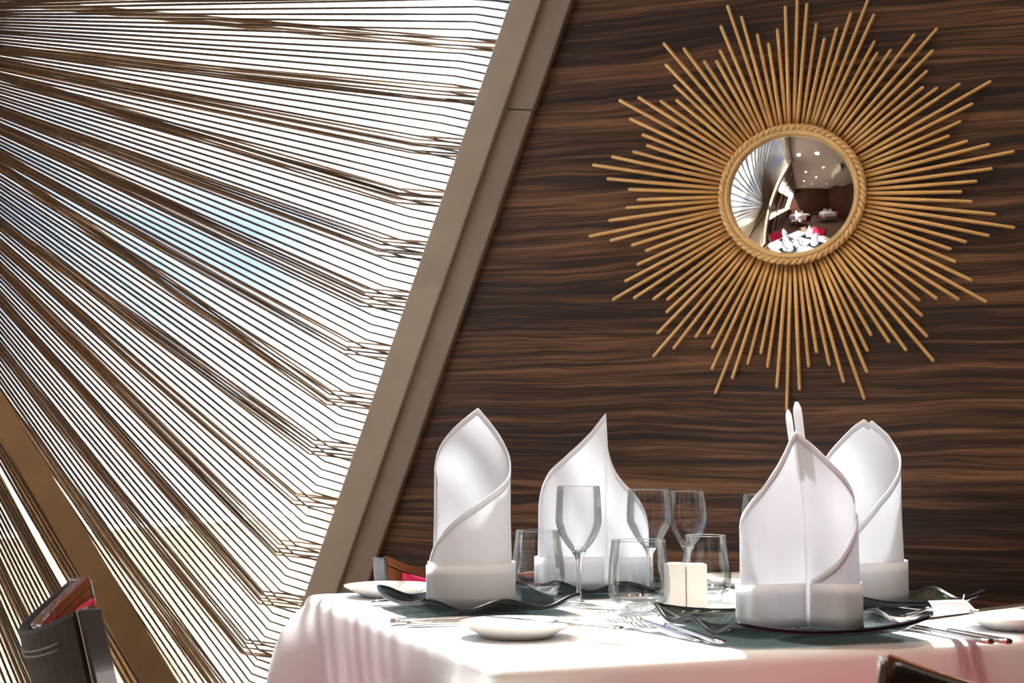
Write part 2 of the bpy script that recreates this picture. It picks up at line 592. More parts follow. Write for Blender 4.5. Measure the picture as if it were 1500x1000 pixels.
# ceiling downlights with real lamps
dl = 0
for (u, n) in sorted(((0.95, 1.15), (-0.05, 1.7), (0.5, 1.6), (1.0, 2.6), (0.3, 3.2), (1.0, 4.0), (0.3, 4.8), (1.0, 5.6), (2.2, 5.4), (0.3, 6.4), (2.2, 6.6)), key=lambda q: q[1]):
    t = empty('ceiling_downlight', WP(u, n, ZC), 0, '%s recessed ceiling downlight out from the wood wall, seen only in the mirror' % ('first second third fourth fifth sixth seventh eighth ninth tenth eleventh'.split()[dl]), 'lamp', 'ceiling downlights')
    dl += 1
    b = MB(); b.lathe([(0.052, 0.0), (0.052, -0.008), (0.04, -0.010), (0.038, -0.003)], 20); b.build('trim_ring', M_CREAM, t, True)
    b = MB(); b.disc(0.037, -0.004, 20, up=False); b.build('lens', M_DOWN, t)
    ld = bpy.data.lights.new('downlight', 'SPOT')
    ld.energy = 26
    ld.color = (1.0, 0.83, 0.62)
    ld.spot_size = R(110)
    ld.spot_blend = 0.8
    ld.shadow_soft_size = 0.04
    lo = bpy.data.objects.new('downlight_lamp', ld)
    C.objects.link(lo)
    lo.parent = t
    lo.location = (0, 0, -0.02)

# ------------------------------------------------------------------ cord screen
hub = None
d = ray(-380, 20)
# hub on the leaning plane u = uS(z)
lo_, hi_ = 0.5, 4.0
def off(t):
    p = CAM + d * t
    return (p - M0).dot(U) - uS(p.z)
for _ in range(60):
    mid = (lo_ + hi_) / 2
    if off(mid) > 0:
        lo_ = mid
    else:
        hi_ = mid
p = CAM + d * lo_
HZ, HN = p.z, (p - M0).dot(N)
screen = empty('cord_screen', WP(uS(0.10), NL_, 0.10), 0, 'fan of tan cords strung in two layers across the sloping window', 'cord screen')
S0 = screen.location.copy()
def SP(dv, n, z):
    return WP(uS(z) + dv, n, z) - S0
def seen(pt):
    v = pt + S0 - CAM
    cp, sp = math.cos(PITCH), math.sin(PITCH)
    f = v.y * cp + v.z * sp
    if f < 0.1:
        return False
    x = 750 + FPX * v.x / f
    y = 500 - FPX * (-v.y * sp + v.z * cp) / f
    return -15 < x < 1515 and -15 < y < 1015
stuffed = MB()
def S_px(x, y, dv=0.0):
    dd = ray(x, y); a, c = 0.5, 5.0
    for _ in range(60):
        mdd = (a + c) / 2
        pp = CAM + dd * mdd
        if (pp - M0).dot(U) - uS(pp.z) - dv > 0:
            a = mdd
        else:
            c = mdd
    pp = CAM + dd * a
    return (pp - M0).dot(N), pp.z
H2N, H2Z = S_px(-400, 0, -0.045)
# the flat strut that parts the two fans
ST = 0.004
pa, pb = S_px(16, 666, ST), S_px(58, 666, ST)
pc, pd = S_px(208, 1000, ST), S_px(262, 1000, ST)
def ext(p0, p1, zt):
    t = (zt - p0[1]) / (p1[1] - p0[1])
    return p0[0] + (p1[0] - p0[0]) * t, zt
bl, br = ext(pa, pc, 0.10), ext(pb, pd, 0.10)
tl, tr = ext(pa, pc, 1.35), ext(pb, pd, 1.35)
def cord(dv, en, ez, hz, hn, r0, r1, mat, bend, wob):
    a = math.atan2(ez - hz, hn - en)
    h0 = SP(dv, hn - 0.045 * math.cos(a), hz + 0.045 * math.sin(a))
    e1 = SP(dv, en, ez + random.uniform(-wob, wob))
    pts = [h0, h0.lerp(e1, 0.33), h0.lerp(e1, 0.66), e1]
    rad = [r0, r0 + (r1 - r0) * .33, r0 + (r1 - r0) * .66, r1]
    if en == NL_:                                   # folds over the edge and runs square to the beam
        zz = ez - (0.0165 if bend else 0.0125)
        pts.append(WP(uB0(zz) - (0.002 if bend else 0.004), NL_ - (0.006 if bend else 0.025), zz) - S0)
        rad.append(r1)
    vis = any(seen(h0.lerp(e1, t / 12)) for t in range(13))
    b = MB() if vis else stuffed
    b.tube(pts, rad, 5)
    if vis:
        b.build('cord', mat, screen, True)
def ends_of(pitch, phase=0.0):
    out = []
    z = 0.13 + phase * pitch
    while z < ZC - 0.12:                            # along the beam side
        out.append((NL_, z)); z += pitch
    n = NL_ + 0.02
    while n < NH - 0.05:                            # along the bottom rail and the top rail
        if not (br[0] - 0.008 < n < bl[0] + 0.008):
            out.append((n, 0.105))
        out.append((n, ZC - 0.105)); n += pitch * 1.25
    return out
for en, ez in ends_of(0.0176):
    cord(0.0, en, ez, HZ, HN, 0.0019, 0.0026, M_CORD, True, 0.0014)
# second layer behind: cords gathered in strands of four
for en, ez in ends_of(0.0176 * 6.6, 0.4):
    k_n = random.choice((4, 5, 5, 6))
    hj = random.uniform(-.030, .030)
    for j in range(k_n):
        o_ = (j - (k_n - 1) / 2) * 0.0082 + random.uniform(-.0022, .0022)
        if en == NL_:
            cord(-0.045, en, ez + o_, H2Z + hj, H2N, 0.0022, 0.0027, random.choice((M_TAN, M_TAN, M_CORD2, M_DARK)), False, 0.0)
        else:
            cord(-0.045, en + o_ * 1.25, ez, H2Z + hj, H2N, 0.0022, 0.0027, random.choice((M_TAN, M_TAN, M_CORD2, M_DARK)), False, 0.0)
tag(stuffed.build('cord_mass', M_CORD, screen, True), kind='stuff')
b = MB(); b.tube([SP(-0.07, HN, HZ), SP(0.03, HN, HZ)], 0.05, 24); b.build('hub', M_STRUT, screen)
b = MB()
vs = [SP(dv, *c) for dv in (ST - 0.016, ST) for c in (bl, br, tr, tl)]
b.add(vs, [(0, 3, 2, 1), (4, 5, 6, 7), (0, 1, 5, 4), (1, 2, 6, 5), (2, 3, 7, 6), (3, 0, 4, 7)])
b.build('strut', M_STRUT, screen)

# ------------------------------------------------------------------ sunburst mirror
DSC = 3.0 / FPX
sun_m = empty('sunburst_mirror', WP(0, 0.0, M.z), 0, 'round convex wall mirror in a gold sunburst frame on the dark wood wall', 'mirror')
sun_m.rotation_euler = (0, 0, frame_rot)            # local x = U, local y = -N, local z up
RR = 310.6 * DSC
ring_r = 97 * DSC
seqs = [1.0, .905, .815, .757, .812, .905]
tip_fix = {}
for k in range(108):
    a = R(2.35) + k * 2 * PI / 108 + random.uniform(-1, 1) * R(0.35)
    ln = RR * (seqs[k % 6] + random.uniform(-.012, .012))
    dv = Vector((math.sin(a), 0, math.cos(a)))
    yb = -0.020 - 0.004 * (k % 2)
    p0 = dv * (ring_r - 0.006) + Vector((0, yb, 0))
    p1 = dv * ln + Vector((0, yb + 0.004, 0))
    r0, r1 = 0.0041, 0.0036
    b = MB()
    ps = [p0, p0.lerp(p1, 0.5), p1 - dv * 0.003, p1 - dv * 0.001, p1]
    b.tube(ps, [r0, (r0 + r1) / 2, r1, r1 * 0.8, r1 * 0.35], 8)
    b.build('ray_stick', M_GOLD, sun_m, True)
EX = 1.035
def ringpt(a, r, y):
    return Vector((math.sin(a) * r * EX, y, math.cos(a) * r))
b = MB(); 
for w in (0, 1):
    pts = []
    for i in range(720):
        a = 2 * PI * i / 720
        tw = a * 34 + PI * w
        pts.append(ringpt(a, ring_r + 0.0022 + 0.0034 * math.cos(tw), -0.034 + 0.0034 * math.sin(tw)))
    b.tube(pts, 0.0044, 8, closed=True)
b.build('braided_rim', M_GOLD2, sun_m, True)
b = MB(); b.tube([ringpt(2 * PI * i / 96, ring_r - 0.0085, -0.036) for i in range(96)], 0.0048, 10, closed=True)
b.build('inner_rim', M_GOLD2, sun_m, True)
b = MB()
bv = [ringpt(2 * PI * i / 64, ring_r - 0.004, y) for y in (-0.001, -0.030) for i in range(64)]
b.add(bv, [tuple(range(64)), tuple(reversed(range(64, 128)))] + [(i, 64 + i, 64 + (i + 1) % 64, (i + 1) % 64) for i in range(64)])
b.build('backing_disc', M_TABLEWOOD, sun_m)
b = MB(); a0 = ring_r - 0.010; RS = 0.285
ysag = math.sqrt(RS * RS - a0 * a0)
prof = []
rows = []
for i in range(25):
    r = a0 * i / 24
    rows.append([ringpt(2 * PI * kk / 64, max(r, 1e-5), -0.032 - (math.sqrt(RS * RS - r * r) - ysag)) for kk in range(64)])
b.grid(rows, closed=True)
b.build('mirror_glass', M_MIRROR, sun_m, True)

# ------------------------------------------------------------------ table and cloth
def table(center, rot, label, clabel, seed):
    rnd = random.Random(seed)
    t = empty('dining_table', (center.x, center.y, 0), rot, label, 'table')
    hs = TS / 2 - 0.006
    b = MB(); b.box(-hs, hs, -hs, hs, TZ - 0.035, TZ - 0.004); b.build('tabletop', M_TABLEWOOD, t, bevel=0.004)
    b = MB(); b.lathe([(0.045, 0.03), (0.04, 0.1), (0.04, TZ - 0.06), (0.09, TZ - 0.035)], 20); b.build('pedestal', M_TABLEWOOD, t, True)
    b = MB(); b.lathe([(0.001, 0.032), (0.24, 0.028), (0.26, 0.012), (0.26, 0.0), (0.001, 0.0)], 32); b.build('base', M_TABLEWOOD, t, True)
    # cloth
    h = TS / 2 + 0.002
    rc = 0.022
    per = []
    K = 40
    for c in range(4):
        ca = -PI / 4 - PI / 2 + c * PI / 2          # start corner
        cx, cy = [(-1, -1), (1, -1), (1, 1), (-1, 1)][c]
        for i in range(9):
            a = PI + c * PI / 2 + (PI / 2) * i / 8
            per.append((Vector((cx * (h - rc) + rc * math.cos(a), cy * (h - rc) + rc * math.sin(a), 0)),
                        Vector((math.cos(a), math.sin(a), 0)), 1.0))
        nx, ny = [(1, -1), (1, 1), (-1, 1), (-1, -1)][c]
        p0 = per[-1][0]
        p1 = Vector((nx * (h if c in (1, 3) and False else h - rc) , ny * (h - rc), 0))
        ln = {0: (Vector((-(h - rc), -h, 0)), Vector((h - rc, -h, 0)), Vector((0, -1, 0))),
              1: (Vector((h, -(h - rc), 0)), Vector((h, h - rc, 0)), Vector((1, 0, 0))),
              2: (Vector((h - rc, h, 0)), Vector((-(h - rc), h, 0)), Vector((0, 1, 0))),
              3: (Vector((-h, h - rc, 0)), Vector((-h, -(h - rc), 0)), Vector((-1, 0, 0)))}[c]
        for i in range(1, K):
            s = i / K
            cn = max(0.0, 1 - min(s, 1 - s) / 0.20)
            per.append((ln[0].lerp(ln[1], s), ln[2], cn * cn))
    n = len(per)
    ph = [rnd.uniform(0, 6.28) for _ in range(6)]
    def wave(i):
        s = i / n * 2 * PI
        return 0.5 * math.sin(9 * s + ph[0]) + 0.2 * math.sin(15 * s + ph[1]) + 0.06 * math.sin(24 * s + ph[2])
    rows = []
    er = 0.016
    for f in (0.02, 0.3, 0.6, 0.85, 0.95):
        rows.append([p * f + Vector((0, 0, TZ)) for p, nn, c in per])
    for j in range(6):
        a = PI / 2 * j / 5
        rows.append([p + nn * (-er + er * math.sin(a)) + Vector((0, 0, TZ - er + er * math.cos(a))) for p, nn, c in per])
    drop = 0.24
    for j in range(1, 15):
        t_ = j / 14
        dz = drop * t_
        rr = []
        for i, (p, nn, c) in enumerate(per):
            flare = 0.003 * t_ + c * 0.052 * (1 - math.exp(-dz / 0.035))
            fold = wave(i) * 0.008 * min(1, dz / 0.15) * (1 - 0.4 * c)
            rr.append(p + nn * (0.001 + flare + fold * (0.6 + 0.4 * t_) + 0.004 * min(1, dz / 0.1)) + Vector((0, 0, TZ - er - dz - c * 0.05 * t_)))
        rows.append(rr)
    mb = MB()
    mb.grid(rows, closed=True)
    cap = len(mb.v)
    mb.v.append(Vector((0, 0, TZ)))
    for i in range(n):
        mb.f.append((cap, i, (i + 1) % n))
    c = mb.build('tablecloth', M_CLOTH, None, True)
    c.location = (center.x, center.y, 0)
    c.rotation_euler = (0, 0, rot)
    tag(c, clabel, 'tablecloth')
    return t
table(TC, TROT, 'square dining table hidden under the white cloth in front of the wood wall',
      'white linen tablecloth draped over the square table in the foreground', 3)
ZT = TZ + 0.0006                                    # things stand on the cloth

# ------------------------------------------------------------------ napkins
def sheet(name, fn, a0, a1, htab, mat, parent, na=90, nz=16, z0=0.0, thick=0.0010, hem=True, hemw=0.0075, lean=None):
    b = MB()
    rows = []
    hm = MB()
    for i in range(na + 1):
        a = a0 + (a1 - a0) * i / na
        h = lerp_table(htab, a)
        col = []
        for j in range(nz + 1):
            z = z0 + (h - z0) * j / nz
            col.append(fn(a, z))
        rows.append(col)
    b.grid(rows)
    o = b.build(name, mat, parent, True, thick=thick, offset=0)
    if hem:
        rows = []
        for i in range(na + 1):
            a = a0 + (a1 - a0) * i / na
            h = lerp_table(htab, a)
            w = min(hemw * 1.35, max(0.0005, h - z0 - 0.001))
            rows.append([fn(a, h - w), fn(a, h - w * 0.5), fn(a, h + 0.0006)])
        hm.grid(rows)
        hm.build('hem', M_HEM, o, True, thick=thick + 0.0007, offset=0)
    return o
def rolled_napkin(name, label, loc, rz, flip=1, rx=0.054, ry=0.046, tall=0.277, tab=None, group='folded napkins'):
    """rolled pointed napkin: apex at the back, one layer spirals round the front; local -y faces the viewer"""
    t = empty(name, loc, rz, label, 'napkin', group)
    tab = tab or [(-275, .050), (-262, .058), (-250, .074), (-235, .092), (-220, .105), (-200, .122), (-180, .136), (-150, .156), (-120, .172), (-100, .184), (-80, .202), (-60, .220), (-40, .240), (-20, .259), (-8, .270), (0, tall),
           (15, .266), (40, .247), (65, .226), (90, .203), (112, .175)]
    def fn(deg, z):
        a = R(90 + deg * 1.0)
        g = 1.0 + 0.00042 * (-deg) * 0.55 if deg < 0 else 1.0 - 0.0004 * deg
        tp = max(0.0, (z - 0.19) / 0.09)
        k = 1 + 0.06 * max(0, 1 - z / 0.12) - 0.10 * tp
        x = rx * g * k * math.cos(a) + 0.010 * tp
        y = ry * g * k * math.sin(a) - 0.012 * tp
        return Vector((flip * x, y, z))
    sheet('sheet', fn, -275, 112, tab, M_NAP, t, na=129)
    def fc(deg, z):
        a = R(90 + deg)
        g = 1.13 + 0.00014 * (-deg) + 0.01 * z / 0.06
        return Vector((flip * rx * g * math.cos(a), ry * g * math.sin(a), z))
    ct = [(-250, .056), (-170, .059), (-90, .060), (0, .060), (180, .060)]
    sheet('cuff', fc, -262, 140, ct, M_NAP, t, nz=4, hem=False)
    return t
def lobed_napkin(name, label, loc, rz, htab_r, htab_l, over=None, wl=0.079, wr=0.064, dep=0.046, groove=0.034, tall=0.274, tipx=-0.012, cuff=.053, group='folded napkins', tips=True):
    """napkin with a vertical crease in front (local -y) and a lobe to each side"""
    t = empty(name, loc, rz, label, 'napkin', group)
    def sec(psi, z, o=0.0):
        a = R(psi)
        k = 1 - 0.03 * z / 0.2
        x = ((wr if psi > 0 else wl) + o) * math.sin(a) * k
        gr = groove * math.exp(-(a / 0.42) ** 2)
        y = -(dep + o) * math.cos(a) + gr * (1.0 if abs(psi) < 90 else 0)
        # upper part draws in towards the point
        return Vector((x + (tipx * max(0, z - .12) / .15 if tips else 0) * math.exp(-(a / 1.0) ** 2), y, z))
    sheet('right_fold', lambda p_, z: sec(p_, z), 0.0, 178.0, htab_r, M_NAP, t, na=70)
    sheet('left_fold', lambda p_, z: sec(-p_, z, 0.0008), 0.0, 178.0, htab_l, M_NAP, t, na=70)
    if over:
        sheet('outer_wrap', lambda p_, z: sec(p_, z, 0.0030), 4.0, 176.0, over, M_NAP, t, na=60)
    for sgn, nm in ((1, 'cuff'), (-1, 'cuff')):
        ct = [(1.0, cuff), (60, cuff), (176, cuff)] if sgn > 0 else [(1.0, cuff), (30, cuff + .001), (70, cuff - 0.003), (176, cuff)]
        sheet(nm, lambda p_, z, s=sgn: sec(s * p_, z, 0.0055 + 0.001 * z / .05), 2.0, 176.0, ct, M_NAP, t, na=50, nz=4, hem=False)
    if tips:
        for (dx, hh, y0, r) in ((0.0, tall, 0.006, 0.0062), (-0.0095, tall - 0.010, 0.013, 0.0046)):
            b = MB()
            pts, rad = [], []
            for i in range(9):
                s = i / 8
                pts.append(Vector((tipx * 0.6 + dx + 0.006 * (1 - s), -0.010 + y0, .212 + (hh - .212) * s)))
                rad.append(r * (0.9 if s < .8 else 0.9 - 0.6 * ((s - .8) / .2) ** 2))
            b.tube(pts, rad, 10)
            o = b.build('tip', M_NAP, t, True)
    return t

def at(x, y, z=ZT):
    p = on_z(x, y, z)
    return p

# ------------------------------------------------------------------ glass plates
def wavy_plate(label, cx, cy, rot, size=0.24, group='square glass plates', rise=0.023, amp=0.0060):
    t = empty('glass_plate', (cx, cy, ZT), rot, label, 'plate', group)
    G = 40
    hs = size / 2
    def pt(i, j):
        x, y = -1 + 2 * i / G, -1 + 2 * j / G
        # squircle corners
        m_ = max(abs(x), abs(y))
        k = 1 - 0.035 * (min(abs(x), abs(y)) ** 4) * m_
        e = max(0.0, (m_ - 0.52) / 0.48)
        wv = 0.55 * rise + 0.45 * rise * abs(x) ** 4 - amp * math.cos(2 * PI * abs(x) + PI) * (1 - abs(x) ** 6) * 1.0
        sm = 0.48 * rise + 0.52 * rise * abs(y) ** 2.2
        ex, ey = max(0.0, (abs(x) - 0.5) / 0.5) ** 1.5, max(0.0, (abs(y) - 0.5) / 0.5) ** 1.5
        z = 0.0045 + max(wv * ey, sm * ex, (wv * ey + sm * ex) * 0.5)
        return Vector((hs * x * k, hs * y * k, max(z, 0.0035)))
    b = MB()
    b.grid([[pt(i, j) for i in range(G + 1)] for j in range(G + 1)])
    b.build('dish', M_PLATE, t, True, thick=0.004, offset=0)
    edge = [pt(i, 0) for i in range(G)] + [pt(G, j) for j in range(G)] + [pt(G - i, G) for i in range(G)] + [pt(0, G - j) for j in range(G)]
    b = MB(); b.tube(edge, 0.0027, 8, closed=True)
    b.build('rim', M_RIM, t, True)
    return t
PR = TROT
c1 = Vector((-0.050, 1.925)); c2 = Vector((0.330, 1.675)); c3 = Vector((0.095, 2.27)); c4 = Vector((0.520, 2.01))
def fix(x, y, z=ZT):
    p = at(x, y, z); return p.x, p.y
n1 = at(690, 893); n2 = at(1170, 924); n3 = at(866, 866); n3b = at(887, 866); n2b = at(1180, 925); n4 = at(1263, 889)
wavy_plate('square wavy smoked glass plate under the left front rolled napkin', n1.x + 0.006, n1.y - 0.002, PR, 0.228)
wavy_plate('square wavy smoked glass plate under the creased napkin at right front', n2.x - 0.02, n2.y - 0.02, PR - R(94), 0.25)
wavy_plate('square wavy smoked glass plate under the back left napkin behind the wine glass', n3.x, n3.y, PR, 0.235)
wavy_plate('square wavy smoked glass plate under the back right napkin', n4.x + 0.015, n4.y - 0.005, PR + R(93), 0.222)
NZ = ZT + 0.0075
def npos(p):
    return (p.x, p.y, NZ)
rolled_napkin('folded_napkin', 'white rolled napkin farthest left on the table, diagonal hem rising to the right', npos(n1), R(2))
lobed_napkin('folded_napkin', 'large white napkin at right front with a vertical crease and twin pointed tip', npos(n2b), R(0),
             [(0, .236), (12, .224), (24, .208), (37, .193), (52, .178), (68, .163), (80, .150), (90, .138), (130, .11), (178, .10)],
             [(0, .238), (5, .231), (14, .212), (24, .195), (44, .168), (64, .148), (80, .134), (90, .122), (130, .10), (178, .10)],
             over=[(4, .056), (29, .079), (53, .108), (90, .143), (130, .165), (176, .18)])
lobed_napkin('folded_napkin', 'white pointed napkin standing behind the front wine glass, back left of the table', npos(n3b), 0,
             [(0, .276), (1.5, .224), (7, .198), (13, .182), (22, .168), (32, .157), (50, .138), (67, .116), (80, .095), (90, .08), (178, .07)],
             [(0, .276), (4, .268), (14, .245), (25, .226), (40, .205), (58, .184), (72, .160), (83, .135), (95, .11), (178, .09)],
             wl=0.108, wr=0.070, dep=0.05, groove=0.016, tall=0.277, tipx=0.0, cuff=.050, tips=False)
rolled_napkin('folded_napkin', 'white rolled napkin at back right with its cuff behind the fork tines', npos(n4), R(-14), rx=0.056, ry=0.050, tall=0.262,
              tab=[(-275, .045), (-262, .05), (-235, .062), (-205, .088), (-180, .112), (-150, .148), (-120, .176), (-100, .192), (-80, .208), (-60, .222), (-40, .240), (-20, .254), (-12, .260), (-8, .256), (0, .262), (15, .252), (40, .228), (65, .206), (90, .185), (112, .165)])

# ------------------------------------------------------------------ glasses
def wine_glass(label, loc, h=0.172, rw=0.0335, rr=0.0315, group='stemmed wine glasses'):
    t = empty('wine_glass', loc, 0, label, 'glass', group)
    zb = h * 0.435
    prof = [(0.0035, zb - 0.002), (0.0095, zb + 0.003), (0.0180, zb + 0.012), (0.0265, zb + 0.025), (rw - .0012, zb + 0.040), (rw, zb + 0.050), (rw - 0.0006, zb + 0.064), (rr + .0005, h - 0.012), (rr - .001, h)]
    sm = []
    zz = [(i, p) for i, p in enumerate(prof)]
    tr_ = [(i, p[0]) for i, p in zz]; tz_ = [(i, p[1]) for i, p in zz]
    for i in range(0, (len(prof) - 1) * 4 + 1):
        sm.append((smooth_table(tr_, i / 4), smooth_table(tz_, i / 4)))
    b = MB(); b.lathe(sm, 48)
    b.build('bowl', M_BOWL, t, True)
    b = MB(); b.tube([Vector(((rr - .001) * math.cos(2 * PI * i / 48), (rr - .001) * math.sin(2 * PI * i / 48), h)) for i in range(48)], 0.0006, 6, closed=True)
    b.build('lip', M_THICK, t, True)
    # thick bottom of the bowl, stem and foot in one piece of glass
    st = [(0.0001, zb + 0.0045), (0.008, zb + 0.0042), (0.0118, zb + 0.0036), (0.0112, zb + 0.002), (0.0065, zb - 0.004), (0.0042, zb - 0.012), (0.0034, zb - 0.030), (0.0034, 0.022), (0.0045, 0.012), (0.009, 0.006), (0.020, 0.0032), (0.0305, 0.0020), (0.0310, 0.0008), (0.0300, 0.0002), (0.0001, 0.0002)]
    b = MB(); b.lathe(st, 40)
    b.build('stem', M_THICK, t, True)
    return t
def tumbler(label, loc, h=0.100, rb=0.026, rm=0.0405, rt=0.033, group='stemless tumblers'):
    t = empty('tumbler', loc, 0, label, 'glass', group)
    prof = [(rb, 0.010), (rb + 0.008, 0.017), (rm - 0.001, 0.028), (rm, 0.040), (rm - .001, 0.055), (rt + 0.002, h - 0.018), (rt, h)]
    tr_ = [(i, p[0]) for i, p in enumerate(prof)]; tz_ = [(i, p[1]) for i, p in enumerate(prof)]
    sm = [(smooth_table(tr_, i / 4), smooth_table(tz_, i / 4)) for i in range((len(prof) - 1) * 4 + 1)]
    b = MB(); b.lathe(sm, 48)
    b.build('bowl', M_BOWL, t, True)
    b = MB(); b.tube([Vector((rt * math.cos(2 * PI * i / 48), rt * math.sin(2 * PI * i / 48), h)) for i in range(48)], 0.0007, 6, closed=True)
    b.build('lip', M_THICK, t, True)
    bs = [(0.0001, 0.0165), (rb - 0.006, 0.0155), (rb + 0.004, 0.0195), (rb + 0.0095, 0.024), (rb + 0.0102, 0.0225), (rb + 0.007, 0.0155), (rb + 0.001, 0.006), (rb - 0.003, 0.001), (rb - 0.006, 0.0002), (0.0001, 0.0008)]
    b = MB(); b.lathe(bs, 48)
    b.build('thick_base', M_THICK, t, True)
    return t
def gp(x, y):
    p = at(x, y); return (p.x, p.y, ZT)
tumbler('clear tumbler beside the left front napkin', gp(788, 879), 0.104)
wine_glass('clear wine glass in front of the back left napkin', gp(848, 887), 0.172)
tumbler('clear tumbler in the middle in front of the cream shakers and fork', gp(936, 899), 0.100, rb=0.028, rm=0.0425, rt=0.0368)
wine_glass('clear wine glass directly behind the middle tumbler', gp(952, 872), 0.164, rw=0.0355, rr=0.0335)
wine_glass('clear wine glass rising above the cream shakers', gp(1008, 866), 0.160, rw=0.0325, rr=0.0290)
tumbler('clear tumbler peeking out behind the cream shakers', gp(1035, 882), 0.098, rb=0.025, rm=0.0368, rt=0.0300)
wine_glass('clear wine glass mostly hidden behind the creased napkin at right front', gp(1118, 880), 0.158, rw=0.0335, rr=0.0300)

# ------------------------------------------------------------------ shakers
def shaker(label, x, y, w, h, holes):
    p = at(x, y)
    t = empty('shaker', (p.x, p.y, ZT), TROT * 0.0 + R(4), label, 'shaker', 'salt and pepper shakers')
    b = MB(); b.box(-w / 2, w / 2, -w / 2, w / 2, 0, h); b.build('body', M_SHAKER, t, bevel=0.0025)
    for k in range(holes):
        bb = MB(); bb.disc(0.001, h + 0.0003, 8); o = bb.build('hole', M_RIM, t); o.location = ((k - (holes - 1) / 2) * 0.005, 0, 0)
    return t
shaker('cream square shaker nearest the middle tumbler', 989, 898, 0.0265, 0.069, 1)
shaker('cream square shaker right of its twin', 1019, 898, 0.0285, 0.068, 3)

# ------------------------------------------------------------------ bread plates
def side_plate(label, x, y, r=0.07):
    p = at(x, y)
    t = empty('bread_plate', (p.x, p.y, ZT), 0, label, 'plate', 'round white bread plates')
    k = r / 0.07
    prof = [(0.0001, 0.0040), (0.038 * k, 0.0045), (0.043 * k, 0.0062), (0.060 * k, 0.0140), (0.0695 * k, 0.0178), (0.0703 * k, 0.0172), (0.0695 * k, 0.0158), (0.052 * k, 0.0070), (0.042 * k, 0.0006), (0.038 * k, 0.0001), (0.0001, 0.0006)]
    b = MB(); b.lathe(prof, 64)
    b.build('dish', M_CHINA, t, True)
    b = MB(); b.tube([Vector((0.0445 * k * math.cos(2 * PI * i / 64), 0.0445 * k * math.sin(2 * PI * i / 64), 0.0066)) for i in range(64)], 0.0005, 6, closed=True)
    b.build('well_line', M_CHINA, t, True)
    return t
side_plate('round white bread plate in front, before the left glass plate', 757, 932)
side_plate('round white bread plate at the right edge beside the card', 1492, 920)
side_plate('round white bread plate behind the left front napkin near the table corner', 570, 873)
side_plate('round white bread plate at the back behind the shakers', 1090, 858)

# ------------------------------------------------------------------ cutlery
def strip(rows, th=0.0016):
    """rows: (y, half width, z, arch) along a utensil"""
    b = MB()
    n = 7
    for sgn in (1, -1):
        pass
    top, bot = [], []
    for y, hw, z, ar in rows:
        top.append([Vector((hw * (2 * i / (n - 1) - 1), y, z + ar * (1 - (2 * i / (n - 1) - 1) ** 2) + th / 2 * (1 - 0.7 * (2 * i / (n - 1) - 1) ** 4))) for i in range(n)])
        bot.append([Vector((hw * (2 * i / (n - 1) - 1), y, z + ar * (1 - (2 * i / (n - 1) - 1) ** 2) * .6 - th / 2 * (1 - 0.7 * (2 * i / (n - 1) - 1) ** 4))) for i in range(n)])
    loops = [t_ + list(reversed(b_)) for t_, b_ in zip(top, bot)]
    b.grid(loops, closed=True)
    m_ = len(loops[0])
    L_ = len(b.v)
    b.f.append(tuple(reversed(range(m_))))
    b.f.append(tuple(range(L_ - m_, L_)))
    return b
def handle_rows(y0, y1, w0=0.0045, w1=0.0105, z0=0.0035, z1=0.0055):
    rows = []
    for i in range(13):
        s = i / 12
        w = w0 + (w1 - w0) * s ** 1.5
        if s > 0.9:
            w *= math.sqrt(max(0.05, 1 - ((s - .9) / .1) ** 2 * 0.75))
        rows.append((y0 + (y1 - y0) * s, w, z0 + (z1 - z0) * s, 0.0016))
    return rows
def fork(label, loc, rz, pitch=0.0, scale=1.0, group='dinner forks'):
    t = empty('fork', loc, rz, label, 'fork', group)
    t.rotation_euler = (pitch, 0, rz)
    t.scale = (scale,) * 3
    strip(handle_rows(0.02, -0.105, 0.0028, 0.0095, 0.012, 0.0045), 0.003).build('handle', M_STEEL, t, True)
    strip([(0.018, 0.003, 0.012, 0), (0.030, 0.006, 0.0100, -.0008), (0.040, 0.0105, 0.0075, -.0018), (0.050, 0.0122, 0.0056, -.002), (0.056, 0.0124, 0.0050, -.002)], 0.002).build('head', M_STEEL, t, True)
    for i in range(4):
        x = -0.0105 + 0.007 * i
        rows = []
        for j in range(7):
            s = j / 6
            rows.append((0.055 + 0.044 * s, 0.0020 * (1 - 0.6 * s ** 2), 0.0045 - 0.002 * math.sin(PI * s) + 0.0085 * s ** 1.6, 0))
        o = strip(rows, 0.0019).build('tine', M_STEEL, t, True)
        o.location.x = x
    return t
def knife(label, loc, rz, scale=1.0, group='table knives', tilt=(0, 0)):
    t = empty('knife', loc, rz, label, 'knife', group)
    t.rotation_euler = (tilt[0], tilt[1], rz)
    t.scale = (scale,) * 3
    b = strip([(r[0], r[1], 0.0045, 0.0005) for r in handle_rows(0.0, -0.11, 0.0052, 0.0100)], 0.0062)
    b.build('handle', M_STEEL, t, True)
    rows = []
    for j in range(12):
        s = j / 11
        rows.append((0.0 + 0.115 * s, 0.0055 + 0.0045 * math.sin(PI * min(1, s * 0.95)) * (1 if s < .85 else max(0.15, (1 - s) / .15)), 0.0032, 0))
    strip(rows, 0.0014).build('blade', M_STEEL, t, True)
    return t
